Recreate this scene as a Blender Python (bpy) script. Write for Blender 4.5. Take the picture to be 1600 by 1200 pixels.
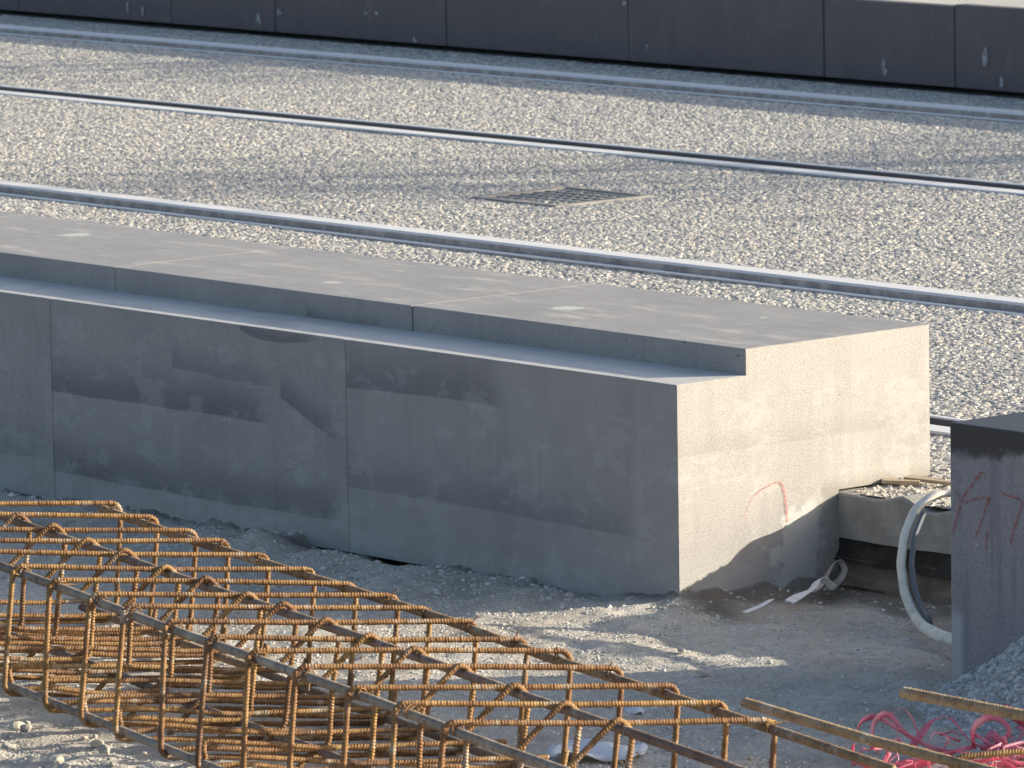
import bpy, bmesh, math, random
import numpy as np
from mathutils import Vector, Matrix

random.seed(7)
rng = np.random.default_rng(7)
S = bpy.context.scene
COL = S.collection
for o in list(bpy.data.objects):
    bpy.data.objects.remove(o)

# ------------------------------------------------------------------ camera
RIGHT = Vector((0.65522, 0.75527, -0.01624))
CAMLOC = Vector((8.3417, -7.5820, 1.9735))
AZ, PITCH, ROLL, FPX = 2.4301, 0.1371, -0.0164, 9903.25
fw = Vector((math.cos(AZ)*math.cos(PITCH), math.sin(AZ)*math.cos(PITCH), -math.sin(PITCH)))
rt0 = Vector((math.sin(AZ), -math.cos(AZ), 0)); up0 = rt0.cross(fw)
rt = math.cos(ROLL)*rt0 + math.sin(ROLL)*up0
up = -math.sin(ROLL)*rt0 + math.cos(ROLL)*up0
cam_d = bpy.data.cameras.new('camera')
cam = bpy.data.objects.new('camera', cam_d); COL.objects.link(cam)
M = Matrix((rt, up, -fw)).transposed().to_4x4(); M.translation = CAMLOC
cam.matrix_world = M
cam_d.sensor_width = 36; cam_d.lens = FPX/1600*36
cam_d.clip_start = .1; cam_d.clip_end = 2000
cam_d.dof.use_dof = True; cam_d.dof.focus_distance = 11.2; cam_d.dof.aperture_fstop = 30
S.camera = cam

# ------------------------------------------------------------------ light
SUN_AZ, SUN_EL = math.radians(53), math.radians(15)
w = bpy.data.worlds.new('World'); S.world = w; w.use_nodes = True
nt = w.node_tree; bg = nt.nodes['Background']
sky = nt.nodes.new('ShaderNodeTexSky'); sky.sky_type = 'NISHITA'; sky.sun_disc = False
sky.sun_elevation = SUN_EL; sky.sun_rotation = math.pi/2 - SUN_AZ
sky.air_density = 1.0; sky.dust_density = 3.0; sky.ozone_density = 1.9
nt.links.new(sky.outputs[0], bg.inputs[0]); bg.inputs[1].default_value = 0.14
sd = bpy.data.lights.new('sun', 'SUN'); sd.energy = 5.0; sd.angle = math.radians(.5); sd.color = (1, .925, .75)
so = bpy.data.objects.new('sun', sd); COL.objects.link(so)
sdir = Vector((math.cos(SUN_EL)*math.cos(SUN_AZ), math.cos(SUN_EL)*math.sin(SUN_AZ), math.sin(SUN_EL)))
so.rotation_euler = sdir.to_track_quat('Z', 'Y').to_euler(); so.location = (3, 5, 6)
S.view_settings.view_transform = 'Standard'; S.view_settings.look = 'None'
S.view_settings.exposure = 0.88; S.view_settings.gamma = 1
S.render.engine = 'CYCLES'

# ------------------------------------------------------------------ helpers
def tag(o, label=None, cat=None, group=None, kind=None):
    if label: o['label'] = label
    if cat: o['category'] = cat
    if group: o['group'] = group
    if kind: o['kind'] = kind
    return o

def link(name, me, mat=None, parent=None, smooth=False):
    o = bpy.data.objects.new(name, me); COL.objects.link(o)
    if mat and me and not me.materials: me.materials.append(mat)
    if parent: o.parent = parent
    if smooth: me.polygons.foreach_set('use_smooth', [True]*len(me.polygons))
    return o

def empty(name, loc=(0, 0, 0)):
    o = bpy.data.objects.new(name, None); COL.objects.link(o); o.location = loc
    o.empty_display_size = .05
    return o

def mesh(name, v, f):
    me = bpy.data.meshes.new(name); me.from_pydata([tuple(p) for p in v], [], [tuple(q) for q in f]); me.update()
    return me

def shift(me, loc):
    me.transform(Matrix.Translation(-Vector(loc)))

# value noise (numpy), 2-D
_perm = rng.random((256, 256))
def vnoise(x, y):
    xi = np.floor(x).astype(int); yi = np.floor(y).astype(int)
    xf = x-xi; yf = y-yi
    u = xf*xf*(3-2*xf); v = yf*yf*(3-2*yf)
    g = lambda a, b: _perm[a % 256, b % 256]
    return ((g(xi, yi)*(1-u)+g(xi+1, yi)*u)*(1-v)+(g(xi, yi+1)*(1-u)+g(xi+1, yi+1)*u)*v)*2-1
def fbm(x, y, n=4):
    r = 0; a = 1
    for i in range(n):
        r = r + a*vnoise(x*2**i+17.3*i, y*2**i+5.1*i); a *= .5
    return r
def sstep(a, b, x):
    t = np.clip((x-a)/(b-a), 0, 1); return t*t*(3-2*t)

# ---- node helpers
class NT:
    def __init__(s, name):
        s.m = bpy.data.materials.new(name); s.m.use_nodes = True
        s.t = s.m.node_tree; s.b = s.t.nodes['Principled BSDF']
    def n(s, ty, **kw):
        n = s.t.nodes.new(ty)
        for k, v in kw.items(): setattr(n, k, v)
        return n
    def l(s, a, b): s.t.links.new(a, b)
    def val(s, sock, v):
        if hasattr(v, 'is_output'): s.l(v, sock)
        else: sock.default_value = v
    def math(s, op, a, b=None, c=None, clamp=False):
        n = s.n('ShaderNodeMath', operation=op, use_clamp=clamp)
        s.val(n.inputs[0], a)
        if b is not None: s.val(n.inputs[1], b)
        if c is not None: s.val(n.inputs[2], c)
        return n.outputs[0]
    def ss(s, x, a, b):           # smoothstep
        n = s.n('ShaderNodeMapRange', interpolation_type='SMOOTHSTEP')
        s.val(n.inputs[0], x); n.inputs[1].default_value = a; n.inputs[2].default_value = b
        return n.outputs[0]
    def mix(s, f, a, b, mode='MIX'):
        n = s.n('ShaderNodeMix', data_type='RGBA', blend_type=mode)
        s.val(n.inputs[0], f)
        for i, v in ((6, a), (7, b)):
            if hasattr(v, 'is_output'): s.l(v, n.inputs[i])
            else: n.inputs[i].default_value = (*v, 1)
        return n.outputs[2]
    def noise(s, vec, scale, detail=4, rough=.55, dist=0):
        n = s.n('ShaderNodeTexNoise'); n.inputs['Scale'].default_value = scale
        n.inputs['Detail'].default_value = detail; n.inputs['Roughness'].default_value = rough
        n.inputs['Distortion'].default_value = dist
        if vec is not None: s.l(vec, n.inputs['Vector'])
        return n.outputs['Fac']
    def ramp(s, f, stops, interp='LINEAR'):
        n = s.n('ShaderNodeValToRGB'); cr = n.color_ramp; cr.interpolation = interp
        while len(cr.elements) < len(stops): cr.elements.new(.5)
        for e, (p, c) in zip(cr.elements, stops): e.position = p; e.color = (*c, 1)
        s.l(f, n.inputs[0]); return n.outputs[0]
    def bump(s, h, strength=.3, dist=.002):
        n = s.n('ShaderNodeBump'); n.inputs['Strength'].default_value = strength; n.inputs['Distance'].default_value = dist
        s.l(h, n.inputs['Height']); s.l(n.outputs[0], s.b.inputs['Normal'])
    def pos(s):
        return s.n('ShaderNodeNewGeometry').outputs['Position']
    def obj(s):
        return s.n('ShaderNodeTexCoord').outputs['Object']
    def rnd(s):
        return s.n('ShaderNodeObjectInfo').outputs['Random']
    def set(s, col=None, rough=None, metal=None, spec=None):
        for k, v in (('Base Color', col), ('Roughness', rough), ('Metallic', metal), ('Specular IOR Level', spec)):
            if v is None: continue
            if isinstance(v, tuple): v = (*v, 1)
            s.val(s.b.inputs[k], v)
        return s.m
    def mapping(s, vec, scale):
        n = s.n('ShaderNodeMapping'); s.l(vec, n.inputs[0]); n.inputs['Scale'].default_value = scale
        return n.outputs[0]

HL, WL, HT, D, ZT = .4118, .1695, .4606, .637, .1389
# ------------------------------------------------------------------ materials
def granite(name, base, dark=False):
    k = NT(name); P = k.pos()
    sep = k.n('ShaderNodeSeparateXYZ'); k.l(P, sep.inputs[0]); X, Y, Z = sep.outputs
    sp = k.noise(P, 480, 2, .7)
    c = k.ramp(sp, [(.3, tuple(b*.78 for b in base)), (.5, base), (.66, tuple(min(1, b*1.18) for b in base)), (.76, tuple(min(1, b*1.9) for b in base))])
    mott = k.noise(P, 5.5, 5, .6)
    c = k.mix(k.ss(mott, .35, .7), c, k.mix(1, c, (.88, .88, .90), 'MULTIPLY'))
    # vertical run marks, strongest low on the stones
    st = k.noise(k.mapping(P, (26, 26, 2.2)), 1, 4, .6)
    c = k.mix(k.math('MULTIPLY', k.ss(st, .5, .72), .20), c, tuple(min(1, b*1.35) for b in base))
    st2 = k.noise(k.mapping(P, (15, 15, 1.7)), 1.3, 3, .6)
    c = k.mix(k.math('MULTIPLY', k.ss(st2, .52, .72), .22), c, tuple(b*.66 for b in base))
    if not dark:
        tot = None                       # saw-blade arcs left on the cut faces
        arcs = [((.0023, .0115, .2348), -1.88, -1.157, .11, .72), ((.0138, .0365, .0785), -1.88, -.945, .10, .75),
                ((-.071, -.0858, .2984), -.94, -.46, .12, .62), ((1.1812, 2.7041, 1.9326), -1.262, -1.01, .05, .72),
                ((.3408, .3227, .2035), -1.14, -.943, .07, .62), ((.1562, .3786, .5262), -1.48, -1.15, .07, .5),
                ((0, .0423, .1628), -2.9, -1.885, .10, .35), ((-.02, -.03, .115), -.94, -.1, .10, .40), ((.0, .0, .277), -.004, .6, .05, .2)]
        wob = k.math('MULTIPLY', k.math('SUBTRACT', k.noise(P, 7, 2, .5), .5), .010)
        for (a2, a1, a0), x0, x1, wd, s_ in arcs:
            h = k.math('ADD', k.math('MULTIPLY', k.math('ADD', k.math('MULTIPLY', X, a2), a1), X), a0)
            d = k.math('ADD', k.math('SUBTRACT', Z, h), wob)
            b = k.math('MULTIPLY', k.ss(d, 0, .0035), k.math('SUBTRACT', 1, k.ss(d, .004, wd)))
            wx = k.math('MULTIPLY', k.ss(X, x0-.002, x0+.004), k.math('SUBTRACT', 1, k.ss(X, x1-.07, x1)))
            b = k.math('MULTIPLY', k.math('MULTIPLY', b, wx), s_)
            tot = b if tot is None else k.math('MAXIMUM', tot, b)
        front = k.math('SUBTRACT', 1, k.ss(Y, .45, .9))
        c = k.mix(k.math('MULTIPLY', tot, front), c, k.mix(1, c, (.40, .41, .47), 'MULTIPLY'))
        nx = k.n('ShaderNodeSeparateXYZ'); gg = k.n('ShaderNodeNewGeometry'); k.l(gg.outputs['Normal'], nx.inputs[0])
        endf = k.math('MULTIPLY', k.ss(nx.outputs[0], .6, .9), k.ss(X, -.05, -.01))
        ns = k.noise(P, 16, 5, .65, .4)
        e1 = k.math('ADD', k.math('SUBTRACT', Y, k.math('MULTIPLY', Z, .55)), k.math('MULTIPLY', k.math('SUBTRACT', ns, .5), .26))
        sm1 = k.math('MULTIPLY', k.ss(e1, .20, .225), k.math('SUBTRACT', 1, k.ss(k.math('ADD', Z, k.math('MULTIPLY', ns, .05)), .175, .20)))
        c = k.mix(k.math('MULTIPLY', k.math('MULTIPLY', sm1, endf), .7), c, (.50, .485, .45))
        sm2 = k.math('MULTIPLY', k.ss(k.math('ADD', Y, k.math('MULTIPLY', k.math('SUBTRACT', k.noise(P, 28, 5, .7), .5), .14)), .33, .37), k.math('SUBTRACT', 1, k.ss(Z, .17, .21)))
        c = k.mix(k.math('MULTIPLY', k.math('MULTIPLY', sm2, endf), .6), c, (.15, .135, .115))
        pit = k.noise(P, 75, 2, .5)
        c = k.mix(k.math('MULTIPLY', k.ss(pit, .74, .78), .7), c, (.09, .085, .085))
        sm_ = k.noise(k.mapping(P, (5, 5, 9)), 1.6, 7, .7, .15)
        c = k.mix(k.math('MULTIPLY', k.math('MULTIPLY', k.ss(sm_, .52, .60), k.math('SUBTRACT', 1, k.ss(Z, .36, .40))), .28), c, (.44, .42, .41))
        # cement dust low on the face and scattered on the tops; ledge gets painted sky light
        du = k.noise(P, 11, 6, .65)
        low = k.math('SUBTRACT', 1, k.ss(Z, .0, .12))
        c = k.mix(k.math('MULTIPLY', k.math('MULTIPLY', low, k.ss(du, .35, .62)), .62), c, (.42, .41, .39))
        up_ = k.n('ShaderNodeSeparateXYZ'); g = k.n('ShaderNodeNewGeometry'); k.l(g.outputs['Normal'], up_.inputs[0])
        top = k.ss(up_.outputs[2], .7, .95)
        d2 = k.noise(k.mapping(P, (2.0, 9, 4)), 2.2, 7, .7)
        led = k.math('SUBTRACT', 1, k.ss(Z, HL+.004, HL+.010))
        c = k.mix(k.math('MULTIPLY', top, k.math('ADD', .02, k.math('MULTIPLY', led, .66))), c, (.60, .575, .55))  # pale mix on the ledge paints sky light into the stone colour
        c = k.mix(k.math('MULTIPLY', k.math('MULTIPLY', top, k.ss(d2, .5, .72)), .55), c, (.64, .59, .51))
        d3 = k.noise(k.mapping(P, (1.0, 2.2, 2)), 3.0, 8, .75)
        c = k.mix(k.math('MULTIPLY', k.math('MULTIPLY', top, k.ss(d3, .5, .68)), .4), c, (.22, .215, .21))
        for (cx, cy, r) in ((-.69, .345, .05), (-2.41, .47, .05), (-1.35, .3, .04), (-.3, .5, .03)):
            vd = k.n('ShaderNodeVectorMath', operation='DISTANCE'); k.l(P, vd.inputs[0]); vd.inputs[1].default_value = (cx, cy, .4606)
            dd = k.math('ADD', vd.outputs['Value'], k.math('MULTIPLY', k.noise(P, 40, 3), .05))
            c = k.mix(k.math('MULTIPLY', k.math('SUBTRACT', 1, k.ss(dd, r*.9, r*1.25)), .7), c, (.62, .6, .56))
    else:
        d2 = k.noise(P, 14, 6, .7)
        c = k.mix(k.math('MULTIPLY', k.ss(d2, .54, .8), .25), c, (.3, .3, .31))
    k.bump(k.noise(P, 300, 3, .75), .45, .002)
    return k.set(c, .6 if not dark else .7, 0, .32 if not dark else .3)

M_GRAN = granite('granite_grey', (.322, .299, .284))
M_FAR = granite('granite_far', (.14, .12, .12), True)

def slate():
    k = NT('granite_dark'); P = k.pos()
    sep = k.n('ShaderNodeSeparateXYZ'); k.l(P, sep.inputs[0]); X, Y, Z = sep.outputs
    sp = k.noise(P, 300, 2, .7)
    c = k.ramp(sp, [(.3, (.22, .20, .205)), (.55, (.285, .26, .268)), (.75, (.36, .335, .34))])
    st = k.noise(k.mapping(P, (34, 34, 2.4)), 1, 4, .6)
    c = k.mix(k.math('MULTIPLY', k.ss(st, .48, .7), .5), c, (.14, .14, .16))
    edge = k.math('ADD', k.math('ADD', Z, k.math('MULTIPLY', X, -.09)), k.math('MULTIPLY', k.math('SUBTRACT', k.noise(P, 22, 4, .65), .5), .05))
    wet = k.ss(edge, .300, .322)         # wet top band that soaked down from the upper face
    c = k.mix(k.math('MULTIPLY', wet, .93), c, (.03, .029, .03))
    sx = k.math('MULTIPLY', k.math('SUBTRACT', 1, k.ss(X, .845, .868)), k.math('SUBTRACT', 1, k.ss(Z, .10, .13)))
    c = k.mix(k.math('MULTIPLY', sx, .7), c, (.46, .45, .44))
    fl = k.noise(P, 90, 2, .5)
    c = k.mix(k.math('MULTIPLY', k.ss(fl, .72, .76), .6), c, (.5, .5, .5))
    k.bump(k.noise(P, 240, 3, .7), .25, .0015)
    return k.set(c, k.math('SUBTRACT', .72, k.math('MULTIPLY', wet, .25)), 0, .3)
M_DARK = slate()

def concrete(name, a, b, scale=8):
    k = NT(name); P = k.pos()
    c = k.mix(k.ss(k.noise(P, scale, 7, .65), .3, .7), a, b)
    c = k.mix(k.math('MULTIPLY', k.noise(P, 300, 2, .7), .5), c, k.mix(1, c, (.6, .6, .6), 'MULTIPLY'))
    k.bump(k.noise(P, 90, 6, .7), .6, .006)
    return k.set(c, .9, 0, .2)
M_CONC = concrete('footing_concrete', (.30, .285, .26), (.44, .42, .39), 14)
M_BLACK = concrete('footing_black_band', (.022, .020, .019), (.06, .053, .047), 20)
M_SOIL = concrete('wet_soil', (.11, .088, .068), (.22, .185, .15), 18)
M_PAVE = concrete('far_paving', (.5, .47, .42), (.62, .58, .52), 3)
M_JOINT = concrete('joint_mortar', (.05, .048, .045), (.10, .095, .09), 20)

def ground_mat():
    k = NT('site_ground'); P = k.pos()
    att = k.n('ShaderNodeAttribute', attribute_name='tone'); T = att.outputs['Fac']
    n1 = k.noise(P, 3.3, 7, .62); n2 = k.noise(P, 26, 6, .7); n3 = k.noise(P, 180, 3, .7)
    c = k.ramp(n1, [(.30, (.50, .43, .355)), (.46, (.66, .59, .505)), (.60, (.76, .70, .615)), (.75, (.68, .57, .46))])
    c = k.mix(k.math('MULTIPLY', k.ss(n2, .46, .7), .55), c, (.38, .345, .30))
    c = k.mix(k.math('MULTIPLY', k.ss(k.noise(P, 7.0, 4, .6), .56, .68), .55), c, (.62, .60, .57))
    c = k.mix(k.math('MULTIPLY', k.ss(n3, .4, .68), .42), c, k.mix(1, c, (.55, .53, .5), 'MULTIPLY'))
    c = k.mix(k.math('MULTIPLY', k.ss(k.noise(P, 10, 6, .7), .5, .66), .3), c, (.34, .30, .255))
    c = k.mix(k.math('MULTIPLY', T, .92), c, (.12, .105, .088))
    h = k.math('ADD', k.noise(P, 60, 5, .7), k.math('MULTIPLY', k.noise(P, 240, 3, .7), .45))
    k.bump(h, .9, .013)
    return k.set(c, .95, 0, .15)
M_GROUND = ground_mat()

def pebble_mat(name, stops, lo=.8):
    k = NT(name); r = k.rnd(); c = k.ramp(r, stops, 'CONSTANT')
    P = k.pos()
    c = k.mix(k.math('MULTIPLY', k.noise(P, 170, 3, .7), .6), c, k.mix(1, c, (.62, .6, .58), 'MULTIPLY'))
    # dust lying over the bed in drifts
    c = k.mix(k.math('MULTIPLY', k.ss(k.noise(P, 1.1, 4, .6), .42, .68), .30), c, (.46, .43, .38))
    return k.set(c, lo, 0, .3)
M_BALL = pebble_mat('track_pebbles', [(0, (.62, .55, .45)), (.16, (.45, .42, .39)), (.32, (.36, .345, .34)), (.46, (.76, .70, .60)), (.58, (.55, .50, .43)), (.70, (.36, .345, .34)), (.82, (.60, .56, .51)), (.93, (.26, .25, .25))], .5)
M_BALLBASE = concrete('track_bed_binder', (.36, .345, .325), (.48, .46, .43), 30)
M_GRIT = pebble_mat('site_grit', [(0, (.56, .52, .46)), (.2, (.66, .62, .56)), (.4, (.48, .44, .39)), (.6, (.74, .70, .63)), (.75, (.60, .52, .43)), (.92, (.34, .31, .28))], .9)
M_HEAP = pebble_mat('heap_grit', [(0, (.50, .49, .48)), (.25, (.62, .61, .6)), (.5, (.42, .41, .41)), (.75, (.7, .69, .67)), (.92, (.25, .25, .25))], .85)
M_STONE = pebble_mat('loose_stone', [(0, (.58, .50, .39)), (.35, (.50, .45, .38)), (.6, (.42, .38, .33)), (.85, (.62, .56, .46))], .85)

def rust(name, a, b, c_, metal=.0, rough=.75, sc=1.0):
    k = NT(name); P = k.obj(); r = k.rnd()
    v = k.n('ShaderNodeVectorMath', operation='ADD'); k.l(P, v.inputs[0])
    cb = k.n('ShaderNodeCombineXYZ')
    for i in range(3): k.l(k.math('MULTIPLY', r, 7.0+3*i), cb.inputs[i])
    k.l(cb.outputs[0], v.inputs[1]); P = v.outputs[0]
    n1 = k.noise(P, 13*sc, 5, .65); n2 = k.noise(P, 120*sc, 4, .7)
    col = k.ramp(n1, [(.28, a), (.5, b), (.72, c_)])
    col = k.mix(k.math('MULTIPLY', r, .5), col, (.17, .075, .045))
    col = k.mix(k.math('MULTIPLY', k.ss(k.noise(P, 5*sc, 4, .7), .52, .64), .55), col, (.115, .068, .05))
    col = k.mix(k.math('MULTIPLY', k.ss(n2, .42, .7), .65), col, k.mix(1, col, (.36, .28, .24), 'MULTIPLY'))
    col = k.mix(k.math('MULTIPLY', k.ss(k.noise(P, 21*sc, 5, .65), .56, .66), .6), col, (.42, .37, .30))
    k.bump(n2, .5, .001)
    return k.set(col, rough, metal, .3)
M_RUST = rust('rusted_rebar', (.17, .082, .038), (.33, .185, .07), (.43, .28, .115))
M_BAR = rust('main_bar_steel', (.22, .175, .14), (.33, .285, .24), (.38, .28, .18), .15, .6, .7)
M_BARB = rust('brown_bar', (.20, .13, .075), (.33, .235, .14), (.42, .31, .18), .0, .7, .7)
k = NT('rail_running_steel'); n = k.noise(k.mapping(k.pos(), (1.5, 60, 60)), 2, 4, .6)
M_RAILTOP = k.set(k.mix(n, (.58, .555, .54), (.74, .715, .69)), k.math('ADD', .52, k.math('MULTIPLY', n, .2)), .0, .25)
k = NT('rail_groove_rust'); n = k.noise(k.pos(), 22, 5, .7)
M_RAILSIDE = k.set(k.mix(k.ss(n, .35, .7), (.30, .255, .235), (.52, .46, .42)), .75, .0, .3)
k = NT('dark_groove'); n = k.noise(k.pos(), 22, 5, .7); M_GROOVE = k.set(k.mix(n, (.05, .043, .045), (.12, .10, .10)), .7)  # darker tone for groove floors and the far-side lip walls
k = NT('red_chalk'); n = k.noise(k.pos(), 230, 3, .7)
k.set((.50, .085, .065), .95, 0, .1)
tr = k.n('ShaderNodeBsdfTransparent'); mx = k.n('ShaderNodeMixShader'); k.l(k.math('MULTIPLY', k.ss(n, .36, .56), .52), mx.inputs[0])
k.l(tr.outputs[0], mx.inputs[1]); k.l(k.b.outputs[0], mx.inputs[2]); k.l(mx.outputs[0], k.t.nodes['Material Output'].inputs[0]); M_CHALK = k.m
k = NT('lime_splash'); n = k.noise(k.pos(), 60, 4, .7); k.set((.62, .62, .63), .9, 0, .1)
tr = k.n('ShaderNodeBsdfTransparent'); mx = k.n('ShaderNodeMixShader'); k.l(k.math('MULTIPLY', k.ss(n, .34, .6), .55), mx.inputs[0])
k.l(tr.outputs[0], mx.inputs[1]); k.l(k.b.outputs[0], mx.inputs[2]); k.l(mx.outputs[0], k.t.nodes['Material Output'].inputs[0]); M_SPLASH = k.m
k = NT('conduit_plastic'); n = k.noise(k.pos(), 30, 5, .7); M_COND = k.set(k.mix(k.ss(n, .45, .75), (.70, .65, .56), (.38, .33, .27)), .6)
k = NT('white_plastic'); n = k.noise(k.pos(), 35, 5, .7); M_WHITE = k.set(k.mix(k.ss(n, .5, .75), (.66, .66, .68), (.42, .40, .37)), .45)
k = NT('pink_tape'); n = k.noise(k.pos(), 12, 4, .6)
k.set(k.mix(k.ss(n, .35, .65), (.80, .16, .24), (.84, .50, .58)), .5)
trl = k.n('ShaderNodeBsdfTranslucent'); trl.inputs[0].default_value = (.9, .28, .40, 1); mx = k.n('ShaderNodeMixShader'); mx.inputs[0].default_value = .4
k.l(k.b.outputs[0], mx.inputs[1]); k.l(trl.outputs[0], mx.inputs[2]); k.l(mx.outputs[0], k.t.nodes['Material Output'].inputs[0]); M_PINK = k.m
k = NT('cast_iron'); n = k.noise(k.pos(), 60, 4, .7); M_IRON = k.set(k.mix(n, (.16, .15, .145), (.34, .32, .30)), .65, .2)
k = NT('drain_dark'); M_PIT = k.set((.02, .02, .02), .9)
k = NT('wood_sliver'); n = k.noise(k.mapping(k.pos(), (10, 80, 80)), 1, 4); M_WOOD = k.set(k.mix(n, (.30, .22, .14), (.46, .37, .26)), .8)

# ------------------------------------------------------------------ pebble scatter (geometry nodes)
def scatter(name, base, peb_mat, density, rmin, rmax, seed, flat=(1, .8, .62), attr='dens', tilt=.35):
    g = bpy.data.node_groups.new('scatter_'+name, 'GeometryNodeTree')
    g.interface.new_socket('Geometry', in_out='INPUT', socket_type='NodeSocketGeometry')
    g.interface.new_socket('Geometry', in_out='OUTPUT', socket_type='NodeSocketGeometry')
    N = g.nodes.new; L = g.links.new
    gi = N('NodeGroupInput'); go = N('NodeGroupOutput')
    na = N('GeometryNodeInputNamedAttribute'); na.data_type = 'FLOAT'; na.inputs['Name'].default_value = attr
    mu = N('ShaderNodeMath'); mu.operation = 'MULTIPLY'; L(na.outputs['Attribute'], mu.inputs[0]); mu.inputs[1].default_value = density
    dp = N('GeometryNodeDistributePointsOnFaces'); L(gi.outputs[0], dp.inputs['Mesh']); L(mu.outputs[0], dp.inputs['Density']); dp.inputs['Seed'].default_value = seed
    geos = []
    for i in range(5):
        ic = N('GeometryNodeMeshIcoSphere'); ic.inputs['Radius'].default_value = 1; ic.inputs['Subdivisions'].default_value = 2
        nz = N('ShaderNodeTexNoise'); nz.inputs['Scale'].default_value = 1.1; nz.noise_dimensions = '4D'; nz.inputs['W'].default_value = i*3.7+seed; nz.inputs['Detail'].default_value = 1
        sb = N('ShaderNodeVectorMath'); sb.operation = 'SUBTRACT'; L(nz.outputs['Color'], sb.inputs[0]); sb.inputs[1].default_value = (.5, .5, .5)
        sc = N('ShaderNodeVectorMath'); sc.operation = 'SCALE'; L(sb.outputs[0], sc.inputs[0]); sc.inputs['Scale'].default_value = 1.5
        sp = N('GeometryNodeSetPosition'); L(ic.outputs['Mesh'], sp.inputs['Geometry']); L(sc.outputs[0], sp.inputs['Offset'])
        tf = N('GeometryNodeTransform'); L(sp.outputs[0], tf.inputs['Geometry']); tf.inputs['Scale'].default_value = (flat[0], flat[1], flat[2]*(.8+.1*i))
        sm = N('GeometryNodeSetMaterial'); sm.inputs['Material'].default_value = peb_mat; L(tf.outputs[0], sm.inputs['Geometry'])
        geos.append(sm)
    gti = N('GeometryNodeGeometryToInstance')
    for s_ in geos: L(s_.outputs[0], gti.inputs[0])
    ip = N('GeometryNodeInstanceOnPoints'); L(dp.outputs['Points'], ip.inputs['Points']); L(gti.outputs[0], ip.inputs['Instance'])
    ip.inputs['Pick Instance'].default_value = True
    ri = N('FunctionNodeRandomValue'); ri.data_type = 'INT'; ri.inputs[4].default_value = 0; ri.inputs[5].default_value = 4; ri.inputs['Seed'].default_value = seed+1
    L(ri.outputs[2], ip.inputs['Instance Index'])
    rr = N('FunctionNodeRandomValue'); rr.data_type = 'FLOAT_VECTOR'; rr.inputs[0].default_value = (-tilt, -tilt, 0); rr.inputs[1].default_value = (tilt, tilt, 6.28); rr.inputs['Seed'].default_value = seed+2
    L(rr.outputs[0], ip.inputs['Rotation'])
    r1 = N('FunctionNodeRandomValue'); r1.data_type = 'FLOAT'; r1.inputs[2].default_value = 0; r1.inputs[3].default_value = 1; r1.inputs['Seed'].default_value = seed+3
    pw = N('ShaderNodeMath'); pw.operation = 'POWER'; L(r1.outputs[1], pw.inputs[0]); pw.inputs[1].default_value = 1.8
    mr = N('ShaderNodeMapRange'); L(pw.outputs[0], mr.inputs[0]); mr.inputs[3].default_value = rmin; mr.inputs[4].default_value = rmax
    L(mr.outputs[0], ip.inputs['Scale'])
    jg = N('GeometryNodeJoinGeometry'); L(ip.outputs[0], jg.inputs[0]); L(gi.outputs[0], jg.inputs[0])
    L(jg.outputs[0], go.inputs[0])
    md = base.modifiers.new('scatter', 'NODES'); md.node_group = g

def grid(name, xs, ys, hfun, mat, attrs=()):
    X, Y = np.meshgrid(xs, ys, indexing='ij'); Z = hfun(X, Y)
    nx, ny = X.shape
    V = np.stack([X, Y, Z], -1).reshape(-1, 3)
    i = (np.arange(nx-1)[:, None]*ny+np.arange(ny-1)[None]).ravel()
    F = np.stack([i, i+ny, i+ny+1, i+1], -1)
    me = bpy.data.meshes.new(name)
    me.vertices.add(len(V)); me.vertices.foreach_set('co', V.ravel())
    me.loops.add(F.size); me.loops.foreach_set('vertex_index', F.ravel().astype(np.int32))
    me.polygons.add(len(F)); me.polygons.foreach_set('loop_start', (np.arange(len(F))*4).astype(np.int32))
    me.update(); me.validate()
    for an, fn in attrs:
        a = me.attributes.new(an, 'FLOAT', 'POINT'); a.data.foreach_set('value', fn(X, Y).ravel().astype(np.float32))
    me.materials.append(mat)
    me.polygons.foreach_set('use_smooth', [True]*len(me.polygons))
    return me

R3 = np.array([list(rt), list(up), list(fw)])
def project(X, Y, Z):
    P = np.stack([X-CAMLOC.x, Y-CAMLOC.y, Z-CAMLOC.z+0*X], -1)@R3.T
    return 800+FPX*P[..., 0]/P[..., 2], 600-FPX*P[..., 1]/P[..., 2]

# ------------------------------------------------------------------ dimensions
Y3, Y2, Y1, YW, HW = 2.667, 4.4797, 5.9147, 6.5096, .2614
Y4 = Y3-1.435
FY = .398            # front of the concrete footing
FZ = .171

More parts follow.
